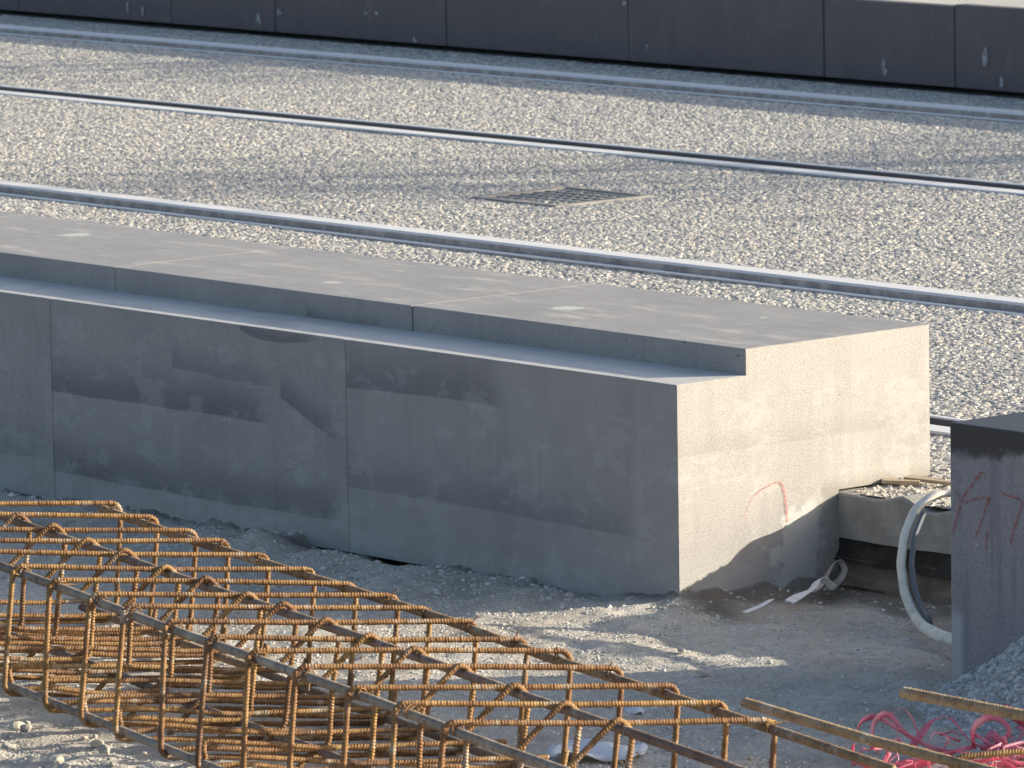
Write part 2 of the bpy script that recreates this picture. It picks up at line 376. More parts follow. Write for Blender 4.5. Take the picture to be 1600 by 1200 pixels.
# ------------------------------------------------------------------ ground (one sheet to the horizon)
def axis(lo, hi, step, far, neg=True):
    a = list(np.arange(lo, hi+1e-6, step)); out = a[:]
    g = step; x = hi
    while x < far: g *= 1.5; x += g; out.append(x)
    g = step; x = lo
    pre = []
    while x > -far: g *= 1.5; x -= g; pre.append(x)
    return np.array(pre[::-1]+out)
def gh(X, Y):
    near = np.exp(-((X-.2)**2+(Y+.8)**2)/25)
    h = .007*fbm(X*1.7, Y*1.7, 4)*near + .0055*fbm(X*12, Y*12, 4)*near + .0022*vnoise(X*55, Y*55)*near
    # rough mortar bed banked along the kerb foot
    bank = np.exp(-np.clip(-Y, 0, 9)/.085)*(Y < .02)*(X < .02)
    h += bank*(.012+.009*vnoise(X*9, Y*9)+.007*vnoise(X*38, Y*38)+.005*vnoise(X*80, Y*80))
    mid = np.exp(-((Y+.16)/.12)**2)*(X < .1)
    h += mid*(.007+.011*vnoise(X*7+3, Y*10)+.005*vnoise(X*31, Y*31))
    # mortar missing under the joints
    for cx, r, dp in ((-.985, .055, .045), (-.83, .05, .045), (-.72, .055, .04), (-1.95, .05, .03), (-.25, .12, .014), (-.55, .06, .02)):
        h -= dp*np.exp(-((X-cx)/r)**2-((Y+.00)/.045)**2)
    # clod beside the hollow
    h += .035*np.exp(-((X+1.06)/.07)**2-((Y+.10)/.05)**2)*(1+.4*vnoise(X*30, Y*30))
    # foot of the end stone: lumpy earth
    e = np.exp(-np.clip(X, 0, 9)/.06)*(X > -.02)*sstep(-.02, .06, Y)*(1-sstep(.36, .4, Y))
    h += e*(.014+.012*vnoise(X*24, Y*24)+.012*vnoise(X*8, Y*8))
    # broken ground in front of and below the cage
    rub = sstep(-1.36, -1.62, Y)*(1-sstep(1.0, 1.6, X))
    h += rub*(.012+.014*fbm(X*8, Y*8, 3)+.008*vnoise(X*40, Y*40))
    # ridge of sand that catches the sun in the gap
    h += .006*np.exp(-((Y+.33-.1*(X-.3))/.09)**2)*sstep(-.6, .0, X)*(1-sstep(.6, 1.0, X))
    # trampled hollows to the right
    h += .011*fbm(X*8+9, Y*8, 5)*sstep(.3, .9, X)*sstep(-1.6, -.9, Y)*(1-sstep(.1, .3, Y))*near
    # under the footing and track the sheet lies deep
    h = np.where(Y > .5, h-.25*sstep(.5, .62, Y), h)
    h = np.where((X < -.03) & (Y > .03), np.minimum(h, -.02), h)
    return h
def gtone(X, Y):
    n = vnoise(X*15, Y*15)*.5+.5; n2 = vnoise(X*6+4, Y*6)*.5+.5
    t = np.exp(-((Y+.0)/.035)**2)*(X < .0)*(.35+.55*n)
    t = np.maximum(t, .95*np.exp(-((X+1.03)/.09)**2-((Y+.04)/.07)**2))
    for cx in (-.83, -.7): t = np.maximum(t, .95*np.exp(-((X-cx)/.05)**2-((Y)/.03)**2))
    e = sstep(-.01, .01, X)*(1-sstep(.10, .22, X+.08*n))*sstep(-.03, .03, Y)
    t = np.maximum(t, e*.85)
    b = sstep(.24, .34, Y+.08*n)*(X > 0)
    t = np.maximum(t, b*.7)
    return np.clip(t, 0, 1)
def gdens(X, Y):
    px, py = project(X, Y, 0*X)
    inn = (px > -250) & (px < 1850) & (py < 1330) & (Y < .42)
    n = vnoise(X*2.3+1, Y*2.3)*.5+.5; n2 = vnoise(X*9, Y*9)*.5+.5
    dn = .5+.5*sstep(.4, .7, n)*n2
    dn = np.maximum(dn, .85*np.exp(-((Y+.30)/.13)**2)*(X < .55))
    dn = np.maximum(dn, sstep(-1.35, -1.6, Y))
    return np.where(inn, dn*(1-.92*gtone(X, Y)), 0)
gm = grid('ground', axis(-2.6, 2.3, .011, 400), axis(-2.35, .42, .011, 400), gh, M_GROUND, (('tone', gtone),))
tag(link('ground', gm), kind='structure')
# grit lies on a copy of the middle of that sheet
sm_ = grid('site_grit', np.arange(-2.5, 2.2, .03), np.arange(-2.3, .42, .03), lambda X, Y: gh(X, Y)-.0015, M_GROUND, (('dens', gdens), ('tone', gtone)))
so_ = link('site_grit', sm_); scatter('grit', so_, M_GRIT, 34000, .0009, .0044, 3)
tag(so_, 'loose grey grit and crumbs of mortar strewn over the dug ground', 'grit', kind='stuff')

# ------------------------------------------------------------------ track bed and far platform paving
def box(v0, v1):
    x0, y0, z0 = v0; x1, y1, z1 = v1
    v = [(x0, y0, z0), (x1, y0, z0), (x1, y1, z0), (x0, y1, z0), (x0, y0, z1), (x1, y0, z1), (x1, y1, z1), (x0, y1, z1)]
    f = [(0, 3, 2, 1), (4, 5, 6, 7), (0, 1, 5, 4), (1, 2, 6, 5), (2, 3, 7, 6), (3, 0, 4, 7)]
    return v, f
ZB = ZT-.010
def boxes(name, lst):
    V = []; F = []
    for a, b in lst:
        v, f = box(a, b); o = len(V); V += v; F += [tuple(i+o for i in q) for q in f]
    return mesh(name, V, F)
tb = boxes('track_bed', [((-60, D+.004, -.30), (40, YW+.69, ZB-.006))])
tag(link('track_bed', tb, M_BALLBASE), kind='structure')
def bh(X, Y):
    return ZB+.004*vnoise(X*1.3, Y*1.3)+.0015*vnoise(X*8, Y*8)
RAILS = (Y4, Y3, Y2, Y1)
def bdens(X, Y):
    px, py = project(X, Y, 0*X+ZT)
    d = ((px > -280) & (px < 2050) & (py < 900)).astype(float)
    for y in RAILS: d *= ((Y < y-.004) | (Y > y+.122))
    d *= 1-((X > -4.62) & (X < -4.32) & (Y > 3.50) & (Y < 3.80))*.94
    return d
ys = sorted(set(np.round(np.concatenate([np.arange(D+.02, YW-.02, .10)]+[[y-.007, y-.003, y+.12, y+.124] for y in RAILS]), 4)))
bm_ = grid('track_pebbles', np.arange(-12.6, 1.6, .07), np.array(ys), bh, M_BALLBASE, (('dens', bdens),))
bo = link('track_pebbles', bm_); scatter('ballast', bo, M_BALL, 15500, .0038, .0098, 11, flat=(1, .74, .34), tilt=.2)
tag(bo, 'small washed pebbles bonded between the tram rails', 'pebbles', kind='stuff')

# ------------------------------------------------------------------ tram rails
def rail(y, groove, label):
    """groove = -1: lip on the camera side, +1: lip on the far side"""
    t = empty('tram_rail', (0, y, ZB))
    hz, lz = (.008, .017) if groove > 0 else (.024, .007)
    if groove > 0: prof_h = [(0, -.09), (0, hz-.004), (.003, hz), (.062, hz), (.067, hz-.006), (.069, -.018), (.07, -.09)]; lip = [(.098, -.09), (.100, lz-.003), (.103, lz), (.117, lz), (.119, lz-.003), (.119, -.09)]; fl = (.066, .102)
    else: prof_h = [(.043, -.09), (.046, -.018), (.047, hz-.006), (.052, hz), (.113, hz), (.116, hz-.004), (.116, -.09)]; lip = [(-.002, -.09), (-.002, lz-.003), (0, lz), (.014, lz), (.017, lz-.003), (.019, -.09)]; fl = (.015, .048)
    xs = np.linspace(-40, 30, 71)
    def ext(nm, prof, m, par):
        V = [(x, py, pz) for x in xs for (py, pz) in prof]; n = len(prof)
        F = [(i*n+j, i*n+j+1, (i+1)*n+j+1, (i+1)*n+j) for i in range(len(xs)-1) for j in range(n-1)]
        return link(nm, mesh(nm, V, F), m, par)
    h = ext('running_head', prof_h, M_RAILTOP, t); l_ = ext('guard_lip', lip, M_RAILTOP, t)
    for o in (h, l_):
        o.data.materials.append(M_RAILSIDE)
        for p in o.data.polygons:
            if abs(p.normal.z) < .5: p.material_index = 1
    ext('groove_floor', [(fl[0], -.024), (sum(fl)/2, -.028), (fl[1], -.024)], M_GROOVE, t)
    if groove > 0: l_.data.materials[1] = M_GROOVE
    tag(t, label, 'rail', 'grooved tram rails set in the pebble bed')
rail(Y4, 1, 'grooved tram rail right behind the near kerb, seen only beside the upright dark block')
rail(Y3, -1, 'nearest fully visible tram rail, running just behind the grey kerb top')
rail(Y2, 1, 'middle tram rail with bright running head, beyond the drain grate')
rail(Y1, -1, 'farthest tram rail, in the shade at the foot of the dark far kerb')

# ------------------------------------------------------------------ kerb stones
def bevel_mesh(me, w=.003, seg=2):
    b = bmesh.new(); b.from_mesh(me); bmesh.ops.recalc_face_normals(b, faces=b.faces)
    e = [e for e in b.edges if len(e.link_faces) == 2 and e.calc_face_angle() > .3]
    bmesh.ops.bevel(b, geom=e, offset=w, segments=seg, profile=.6, affect='EDGES')
    b.to_mesh(me); b.free()
def kerb(x0, x1, dy, dz, label, dstep=0, gap=.0006):
    p = [(0, 0), (0, HL), (WL+dstep, HL), (WL+dstep, HT), (D, HT), (D, .176), (FY+.003, .176), (FY+.003, 0)]
    p = [Vector(q) for q in p]; concave = {2, 6}; n = len(p); x0 += gap; x1 -= gap
    xs = [x0, x0+.0014]+list(np.linspace(x0+.012, x1-.012, 84))+[x1-.0014, x1]; V = []
    seed = random.uniform(0, 200)
    for k_, x in enumerate(xs):
        for i in range(n):
            a = (p[i-1]-p[i]).normalized(); b = (p[(i+1) % n]-p[i]).normalized()
            c = .0013+.0006*float(vnoise(np.array(x*90+seed), np.array(i*7.3)))+.004*max(0, float(vnoise(np.array(x*46+seed), np.array(i*3.1+.5)))-.72)/.28
            if i in concave: c = .0006
            q0, q1 = p[i]+a*c, p[i]+b*c
            if k_ in (0, len(xs)-1):
                inn = (a+b)*.0011*(-1 if i in concave else 1); q0, q1 = q0+inn, q1+inn
            V += [(x, q0.x, q0.y), (x, q1.x, q1.y)]
    m = 2*n
    F = [(i*m+j, i*m+(j+1) % m, (i+1)*m+(j+1) % m, (i+1)*m+j) for i in range(len(xs)-1) for j in range(m)]
    F += [tuple(range(m))[::-1], tuple(range((len(xs)-1)*m, len(xs)*m))]
    me = mesh('kerb_stone', V, F)
    bq = bmesh.new(); bq.from_mesh(me); bmesh.ops.recalc_face_normals(bq, faces=bq.faces); bq.to_mesh(me); bq.free()
    loc = (x1, 0, 0); shift(me, loc)
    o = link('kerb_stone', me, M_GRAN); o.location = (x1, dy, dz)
    tag(o, label, 'kerb stone', 'grey stepped kerb stones of the near platform')
    return o
B = .9385
end_stone = kerb(-B, 0, 0, 0, 'grey stepped granite kerb stone with sunlit end face and red chalk mark')
kerb(-2*B, -B, .0006, 0, 'grey stepped kerb stone with curved dark saw marks, next to the end stone', -.003)
kerb(-3*B, -2*B, .001, 0, 'grey stepped kerb stone cut by the left edge of the picture', -.003)
for i in range(3, 5):
    kerb(-(i+1)*B, -i*B, .001*(i % 2), 0, 'grey stepped kerb stone whose top alone shows at the far left' if i == 3 else 'grey stepped kerb stone further along the near platform, beyond the left edge')
# dark mortar that shows in the open joints
for i in (1, 2, 3):
    o = link('joint_mortar', boxes('joint_mortar', [((-i*B-.0012, .006, .0), (-i*B+.0012, D-.01, HL-.004)), ((-i*B-.0012, WL+.006, HL-.0035), (-i*B+.0012, D-.01, HT-.0025))]), M_JOINT)
    tag(o, ['dark mortar in the joint left of the end stone', 'dark mortar in the open joint near the left edge of the kerb', 'dark mortar in the kerb joint beyond the left edge'][i-1], 'mortar joint')

# chalk ribbons
def ribbon(name, pts, plane, widths, mat, parent):
    """pts: 2-D (a, z) polyline on the plane ('x', c) or ('y', c)"""
    P = [Vector(p) for p in pts]; sm2 = []
    for i in range(len(P)-1):
        p0 = P[max(i-1, 0)]; p1 = P[i]; p2 = P[i+1]; p3 = P[min(i+2, len(P)-1)]
        for t in np.linspace(0, 1, 9)[:-1]:
            sm2.append(.5*((2*p1)+(p2-p0)*t+(2*p0-5*p1+4*p2-p3)*t*t+(3*p1-p0-3*p2+p3)*t**3))
    sm2.append(P[-1]); V = []; F = []; n = len(sm2)
    for i, p in enumerate(sm2):
        tg = (sm2[min(i+1, n-1)]-sm2[max(i-1, 0)]).normalized(); nn = Vector((-tg.y, tg.x))
        wd = np.interp(i/(n-1), np.linspace(0, 1, len(widths)), widths)*random.uniform(.75, 1.2)
        for s_ in (-1, 1):
            q = p+nn*wd*s_
            V.append((plane[1], q.x, q.y) if plane[0] == 'x' else (q.x, plane[1], q.y))
    F = [(2*i, 2*i+1, 2*i+3, 2*i+2) for i in range(n-1)]
    me = mesh(name, V, F); o = link(name, me, mat)
    o.parent = parent; o.matrix_parent_inverse = Matrix.Translation(parent.location).inverted()
    return o
ribbon('chalk_mark', [(.1629, .147), (.168, .1703), (.189, .1914), (.2211, .2035), (.2500, .2070), (.2624, .1807), (.2681, .1326)], ('x', .0012), [.0008, .0012, .0015, .0028, .0024], M_CHALK, end_stone)

# upright dark block on the right
def simple_stone(name, x0, x1, y0, y1, z0, z1, mat, label, group=None, bev=.003, dx=0):
    v, f = box((x0, y0, z0), (x1, y1, z1)); me = mesh(name, v, f); bevel_mesh(me, bev)
    shift(me, (x0, y0, z0)); o = link(name, me, mat); o.location = (x0, y0, z0)
    tag(o, label, 'kerb stone', group); return o
BX, BY = .8296, -.135
dark = simple_stone('kerb_stone', BX, BX+.94, BY, BY+.25, -.06, .4405, M_DARK, 'dark upright stone block with red chalk strokes at the right edge')
for pts, wd in (([(.836, .252), (.8603, .313), (.888, .345), (.905, .362), (.918, .3605)], [.0022, .003, .0018]),
                ([(.842, .326), (.862, .308), (.890, .316), (.918, .3225), (.921, .318), (.905, .282), (.890, .252)], [.0016, .0024, .0028, .0024]),
                ([(.9185, .266), (.9165, .25), (.9135, .232)], [.0028, .0018]),
                ([(.946, .336), (.965, .331), (.985, .328), (1.000, .322), (.988, .292), (.972, .25)], [.0016, .0024, .0026])):
    ribbon('chalk_mark', pts, ('y', BY-.0012), wd, M_CHALK, dark)

# far kerb: dark stones and a paved platform behind
fx = [-12.68, -11.74, -10.80, -9.865, -9.263, -8.321, -7.379, -6.4365, -5.841, -4.9, -3.96]
names_far = {-10.80: 'dark far kerb stone at the top left corner of the picture', -9.865: 'short dark far kerb stone second from the left at the top',
             -9.263: 'dark far kerb stone with a white splash at its left end', -8.321: 'dark far kerb stone in the top centre, one small pale spot',
             -7.379: 'dark far kerb stone right of the top centre', -6.4365: 'short dark far kerb stone with one white splash low down', -5.841: 'dark far kerb stone at the top right with two white splashes'}
far = {}
for i in range(len(fx)-1):
    lift = .0 if fx[i] != -5.841 else .006
    lab = names_far.get(fx[i], 'dark far kerb stone just beyond the %s edge of the picture' % ('left' if fx[i] < -8 else 'right'))
    g_ = 'dark kerb stones of the far platform'
    far[fx[i]] = simple_stone('kerb_stone', fx[i]+.002, fx[i+1]-.002, YW+random.uniform(-.002, .002), YW+.05, ZB+.014, ZT+HW+lift, M_FAR, lab, g_, .004)
def splash(x, z, wx, wz, par):
    n = 12; V = []
    for j in range(n):
        a = 2*math.pi*j/n; r = random.uniform(.75, 1.15); vz = math.sin(a)*wz*r; vx = math.cos(a)*wx*r*(1 - .45*math.sin(a))
        V.append((x+vx, YW-.0045, z+vz))
    o = link('lime_splash', mesh('lime_splash', V, [tuple(range(n))]), M_SPLASH)
    o.parent = par; o.matrix_parent_inverse = Matrix.Translation(par.location).inverted()
for x, z, wx, wz, key in ((-10.12, .196, .006, .024, -10.80), (-10.03, .182, .007, .022, -10.80), (-9.235, .214, .012, .014, -9.263), (-9.352, .19, .014, .026, -9.865),
                          (-8.69, .242, .008, .01, -9.263), (-8.75, .238, .008, .006, -9.263), (-8.484, .162, .011, .013, -9.263), (-7.285, .196, .009, .009, -7.379),
                          (-6.154, .192, .012, .028, -6.4365), (-5.700, .25, .014, .034, -5.841), (-5.627, .172, .012, .02, -5.841), (-7.392, .335, .01, .01, -8.321)):
    splash(x, z, wx, wz, far[key])
pv = boxes('pavement', [((-60, YW+.054, ZT+.12), (40, 60, ZT+HW-.004)), ((-60, YW+.7, -.2), (40, 60, ZT+.115))])
tag(link('pavement', pv, M_PAVE), kind='structure')

# ------------------------------------------------------------------ concrete footing behind the gap
ft = empty('concrete_footing', (0, FY, 0))
xs = np.linspace(-1.4, 2.6, 200)
V = []; F = []
for x in xs:
    e = .003*float(vnoise(np.array(x*11.), np.array(3.3)))+.002*float(vnoise(np.array(x*37.), np.array(1.3)))
    z = FZ+.004*float(vnoise(np.array(x*9.), np.array(7.7)))+.006*float(vnoise(np.array(x*23.+2), np.array(.7)))*(x > .04)
    z += .052*float(sstep(.42, .50, x)) + .012*math.exp(-((x-.155)/.05)**2)*(1 if x > 0 else 0)-.008*math.exp(-((x-.235)/.03)**2)
    if x < .012: z = min(z, .172)
    y = e
    V += [(x, y+.001, .088+.4*e), (x, y, z-.005), (x, y+.004, z-.001), (x, y+.03, z), (x, D-FY+.02, z-.004), (x, D-FY+.02, .05)]
n = 6
F = [(i*n+j, (i+1)*n+j, (i+1)*n+j+1, i*n+j+1) for i in range(len(xs)-1) for j in range(n-1)]
link('slab', mesh('slab', V, F), M_CONC, ft)
def band(nm, z0, z1, dy, m, amp):
    V = []
    for x in np.linspace(-.2, 2.6, 160):
        a = amp*float(vnoise(np.array(x*13.), np.array(z1*50))); b = amp*float(vnoise(np.array(x*31.), np.array(z1*90)))
        V += [(x, dy-.02+a, z0), (x, dy+b, (z0+z1)/2), (x, dy+a*.5, z1+.6*a), (x, dy+.06, z1+.6*a+.001)]
    F = [(i*4+j, (i+1)*4+j, (i+1)*4+j+1, i*4+j+1) for i in range(159) for j in range(3)]
    link(nm, mesh(nm, V, F), m, ft, True)
band('black_course', .048, .096, .004, M_BLACK, .007)  # near-black strip below the slab edge
band('earth_course', .008, .056, -.008, M_SOIL, .010)
band('earth_course', -.06, .02, -.03, M_SOIL, .014)
tag(ft, 'low concrete footing with black band, in the gap between kerb and dark block', 'footing')
# slivers of wood under the raised back of the end stone
for (x, y, ln, a, lab) in ((.06, .575, .10, .25, 'pale wood sliver lying under the back corner of the end stone'), (.03, .53, .07, .7, 'thin wood chip on the footing below the end stone')):
    v, f = box((-ln/2, -.011, 0), (ln/2, .011, .006)); v = [(p[0], p[1]*(1-.6*(p[0] > 0)), p[2]) for p in v]
    o = link('wood_sliver', mesh('wood_sliver', v, f), M_WOOD); o.location = (x, y, FZ+.006); o.rotation_euler = (.05, .04, a)
    tag(o, lab, 'wood')

# ------------------------------------------------------------------ drain grate between the rails
gr = empty('drain_grate', (-4.47, 3.65, ZB-.006))
gw = .172
link('pit', boxes('pit', [((-gw, -gw, -.05), (gw, gw, -.03))]), M_PIT, gr)
for a, b in (((-gw, -gw), (gw, -gw+.018)), ((-gw, gw-.018), (gw, gw)), ((-gw, -gw+.018), (-gw+.018, gw-.018)), ((gw-.018, -gw+.018), (gw, gw-.018))):
    link('frame_side', boxes('frame_side', [((a[0], a[1], -.02), (b[0], b[1], .011))]), M_IRON, gr)
bar = boxes('bar', [((-gw+.018, -.0075, -.02), (gw-.018, .0075, .008))])
bar.materials.append(M_IRON)
crs = boxes('cross_bar', [((-.006, -gw+.018, -.02), (.006, gw-.018, .0065))]); crs.materials.append(M_IRON)
for i in range(7):
    o = link('bar', bar, None, gr); o.location = (0, -gw+.018+(i+.5)*(2*gw-.036)/7, 0)
for i in range(8):
    o = link('cross_bar', crs, None, gr); o.location = (-gw+.018+(i+1)*(2*gw-.036)/9, 0, 0)
tag(gr, 'square iron drain grate sunk in the pebbles between the rails', 'drain grate')

# ------------------------------------------------------------------ reinforcement
def smooth_path(pts, rad, step):
    """polyline with rounded corners, resampled at equal steps"""
    P = [Vector(p) for p in pts]; out = [P[0]]
    for i in range(1, len(P)-1):
        a = (P[i-1]-P[i]); b = (P[i+1]-P[i]); la, lb = a.length, b.length; a.normalize(); b.normalize()
        ang = a.angle(b); r_ = rad[i] if isinstance(rad, (list, tuple)) else rad
        t = min(r_/math.tan(ang/2), la*.49, lb*.49)
        p0 = P[i]+a*t; p1 = P[i]+b*t
        for u in np.linspace(0, 1, 12):
            out.append(p0*(1-u)**2+P[i]*2*u*(1-u)+p1*u*u)
    out.append(P[-1])
    L = [0]
    for i in range(1, len(out)): L.append(L[-1]+(out[i]-out[i-1]).length)
    A = np.array([list(p) for p in out]); n = max(2, int(L[-1]/step))
    s = np.linspace(0, L[-1], n)
    return np.stack([np.interp(s, L, A[:, j]) for j in range(3)], -1)
def ribbed(name, pts, rad, r, pitch, rib, seg=8, skew=.5, jit=0):
    C = smooth_path(pts, rad, pitch/3); n = len(C)
    T = np.gradient(C, axis=0); T /= np.linalg.norm(T, axis=1)[:, None]
    N = np.zeros_like(C); ref = np.array([.13, .31, .94]);
    if abs(T[0]@ref) > .9: ref = np.array([.9, .3, .1])
    v = ref-T[0]*(ref@T[0]); v /= np.linalg.norm(v)
    for i in range(n):
        v = v-T[i]*(v@T[i]); v /= np.linalg.norm(v); N[i] = v
    Bn = np.cross(T, N); th = np.arange(seg)*2*math.pi/seg
    ph = np.arange(n) % 3
    rr = np.where(ph == 0, r+rib, r-.15*rib)
    rr = rr*(1+jit*rng.normal(size=n))
    V = C[:, None, :]+rr[:, None, None]*(np.cos(th)[None, :, None]*N[:, None, :]+np.sin(th)[None, :, None]*Bn[:, None, :])
    V = V+(skew*pitch*np.sin(2*th))[None, :, None]*T[:, None, :]
    V = V.reshape(-1, 3)
    i = np.arange(n-1)[:, None]*seg; j = np.arange(seg)[None]; j2 = (j+1) % seg
    F = np.stack([i+j, i+j2, i+seg+j2, i+seg+j], -1).reshape(-1, 4)
    faces = [tuple(q) for q in F.tolist()]+[tuple(range(seg))[::-1], tuple(range((n-1)*seg, n*seg))]
    me = mesh(name, V.tolist(), faces)
    me.polygons.foreach_set('use_smooth', [True]*len(faces)); return me

CW, CH = .5475, .212           # cage width, height (stirrup centre lines)
def stirrup_mesh(var):
    j = lambda a: random.uniform(-a, a)
    pts = [(0, .06, -.004), (0, 0, 0), (j(.004), j(.005), -CH), (j(.004), CW/2, -CH+j(.006)), (j(.004), CW+j(.005), -CH), (j(.004), CW, 0), (0, CW/2, j(.004)), (.009, .035, .0), (.011, -.004, .006), (.012, .004, -.03)]
    pts = [(.009, .07, -.075), (.009, -.004, .004), (.004, -.004, -CH*.5), (j(.004), j(.004), -CH), (j(.004), CW/2, -CH+j(.006)), (j(.004), CW+j(.005), -CH), (j(.004), CW, 0), (0, CW/2, j(.003)), (0, .0, 0), (0, -.003, -.03)]
    pts = [(j(.002), -.001, -.006), (j(.004), -.002, -CH*.5), (j(.004), j(.004), -CH), (j(.004), CW/2, -CH+j(.006)), (j(.004), CW+j(.005), -CH), (j(.003), CW+j(.002), -CH*.5), (j(.003), CW, 0), (0, CW/2, j(.003)), (0, .004, 0.001), (-.007, .002, -.020)]
    rad = [0, .3, .022, .3, .022, .3, .024, .3, .016, 0]
    return ribbed('stirrup', pts, rad, .0041, .0052, .0012, 8, .34, .045)
def hooked_mesh(var):
    j = lambda a: random.uniform(-a, a)
    m = CW/2
    pts = [(0, m-.083, -.068), (.0, m-.006, .010), (0, m+.020, -.012), (j(.004), m+.014, -CH*.55), (j(.004), m+.012+j(.006), -CH+.012), (j(.01), m-.10, -CH+.008+j(.008)), (j(.006), .075+j(.008), -CH+.016), (j(.004), .012, -CH+.010)]
    rad = [0, .016, .018, .3, .02, .3, .3, 0]
    return ribbed('hooked_stirrup', pts, rad, .0041, .0052, .0012, 8, .34, .045)
def low_hook_mesh(var):
    j = lambda a: random.uniform(-a, a); m = CW/2
    pts = [(.012, m-.066, -CH-.052), (.012, m-.004, -CH+.018), (.012, m+.06, -CH+.014+j(.004)), (.012, m+.20, -CH+.010+j(.006)), (.012, CW-.01, -CH+.012), (.012, CW-.004, -CH+.06)]
    return ribbed('lower_hooked_stirrup', pts, [0, .02, .1, .3, .02, 0], .0042, .0052, .0012, 8, .34, .045)
def tie_mesh(var):
    j = lambda a: random.uniform(-a, a)
    pts = [(0, .02, -CH+.016), (j(.004), .012, -CH+.046+j(.008)), (j(.006), CW*.4, -CH+.040+j(.012)), (j(.006), CW*.75, -CH+.044+j(.012)), (0, CW-.012, -CH+.038)]
    return ribbed('cross_tie', pts, [0, .018, .3, .3, 0], .0040, .0052, .0012, 8, .34, .045)
CO = Vector((.797, -1.693, .270)); CL = Vector((.972, -.236, 0)).normalized(); CN = Vector((-CL.y, CL.x, 0))
CT = (CN*.545+Vector((0, 0, -.052))).normalized(); CU = CL.cross(CT)
CM = Matrix((CL, CT, CU)).transposed().to_4x4(); CM.translation = CO
cage = empty('rebar_cage'); cage.matrix_world = CM
ST = [-1.585, -1.42, -1.262, -1.112, -.958, -.778, -.625, -.463, -.329, -.170, -.011, .138, .306, .484, .640, .798]
OM = [stirrup_mesh(i) for i in range(4)]; HM = [hooked_mesh(i) for i in range(4)]; LM = [low_hook_mesh(i) for i in range(3)]; TM = [tie_mesh(i) for i in range(3)]
for me in OM+HM+LM+TM: me.materials.append(M_RUST)
for i, s in enumerate(ST):
    for lst, nm, off in ((OM, 'stirrup', 0), (HM, 'hooked_stirrup', .014), (LM, 'lower_hooked_stirrup', .004), (TM, 'cross_tie', -.03)):
        o = link(nm, lst[(i*3+i//4) % len(lst)], None, cage)
        o.location = (s+off, 0, random.uniform(-.002, .002)); o.rotation_euler = (random.uniform(-.006, .006), random.uniform(-.035, .035), random.uniform(-.022, .022))
def lbar(t, u, s0, s1, r, mat, wob=.003):
    pts = [(s0+(s1-s0)*i/8, t+random.uniform(-wob, wob), u+random.uniform(-wob, wob)) for i in range(9)]
    me = ribbed('main_bar', pts, .3, r, .0050, .0012, 10, .3, .015)
    o = link('main_bar', me, mat, cage); return o
lbar(.018, -.0135, -1.75, 1.30, .0064, M_BAR)
lbar(CW/2+.004, -.0095, -1.70, 1.25, .0062, M_BAR)
lbar(CW-.016, -.0135, -1.63, 1.155, .0064, M_BARB)
lbar(.016, -CH+.012, -1.75, 1.28, .0060, M_BAR)
lbar(CW/2-.002, -CH+.006, -1.72, 1.24, .0060, M_BAR)
lbar(CW-.016, -CH+.012, -1.70, 1.15, .0060, M_BARB)
# binding wire knots where stirrups cross the front and back bars
def knot():
    pts = []
    for i in range(26):
        a = i/25*math.pi*3.2; r = .0095+.0012*math.sin(i*1.7)
        pts.append((.004*math.sin(a*.5)+.004*(i/25-.5), math.cos(a)*r, math.sin(a)*r))
    pts += [(.006, .004, .016), (.010, .008, .021)]
    return ribbed('tie_wire', pts, .002, .0011, .002, .0001, 5, 0, 0)
KM = knot(); KM.materials.append(M_RUST)
for i, s in enumerate(ST):
    for t in (.018, CW-.016):
        o = link('tie_wire', KM, None, cage); o.location = (s+.004, t, -.010); o.rotation_euler = (random.uniform(0, 6), 0, random.uniform(-.4, .4))
tag(cage, 'long rusty reinforcement cage of ribbed stirrups lying in the foreground', 'rebar cage')

# second cage, whose corner enters at the lower right
c2 = empty('rebar_cage', (2.02, -1.25, 0))
def wbar(name, a, b, r, mat, par, mid=.004):
    a = Vector(a); b = Vector(b)
    pts = [a.lerp(b, t)+Vector((0, 0, random.uniform(-mid, mid)*(0 < t < 1))) for t in (0, .25, .5, .75, 1)]
    pts = [p-par.location for p in pts] if par else pts
    return link(name, ribbed(name, pts, .3, r, .0066, .0017, 10, .25, .02), mat, par)
d1 = (Vector((2.067, -1.3396, .2))-Vector((1.5011, -1.2338, .2)))
wbar('main_bar', (1.5011, -1.2338, .2), Vector((1.5011, -1.2338, .2))+d1*2.4, .0066, M_BARB, c2)
wbar('main_bar', (1.6115, -1.0115, .2), (2.75, -1.09, .205), .0076, M_BARB, c2)
wbar('main_bar', (1.62, -1.25, .0), (2.9, -1.49, .02), .0066, M_BARB, c2)
for i in range(4):
    q = Vector((2.045, -1.341, .207))+Vector((.16, -.03, 0))*i - c2.location
    tdir = Vector((.19, .50, 0)).normalized(); z0 = -.19
    pts = [q+Vector((0, 0, z0)), q, q+tdir*.5, q+tdir*.5+Vector((0, 0, z0)), q+Vector((0, 0, z0-.002))+tdir*.03]
    link('stirrup', ribbed('stirrup', pts, .026, .0042, .0049, .0011, 8, .42, .03), M_RUST, c2)
tag(c2, 'second rebar cage entering at the lower right corner, two loose bar ends', 'rebar cage')

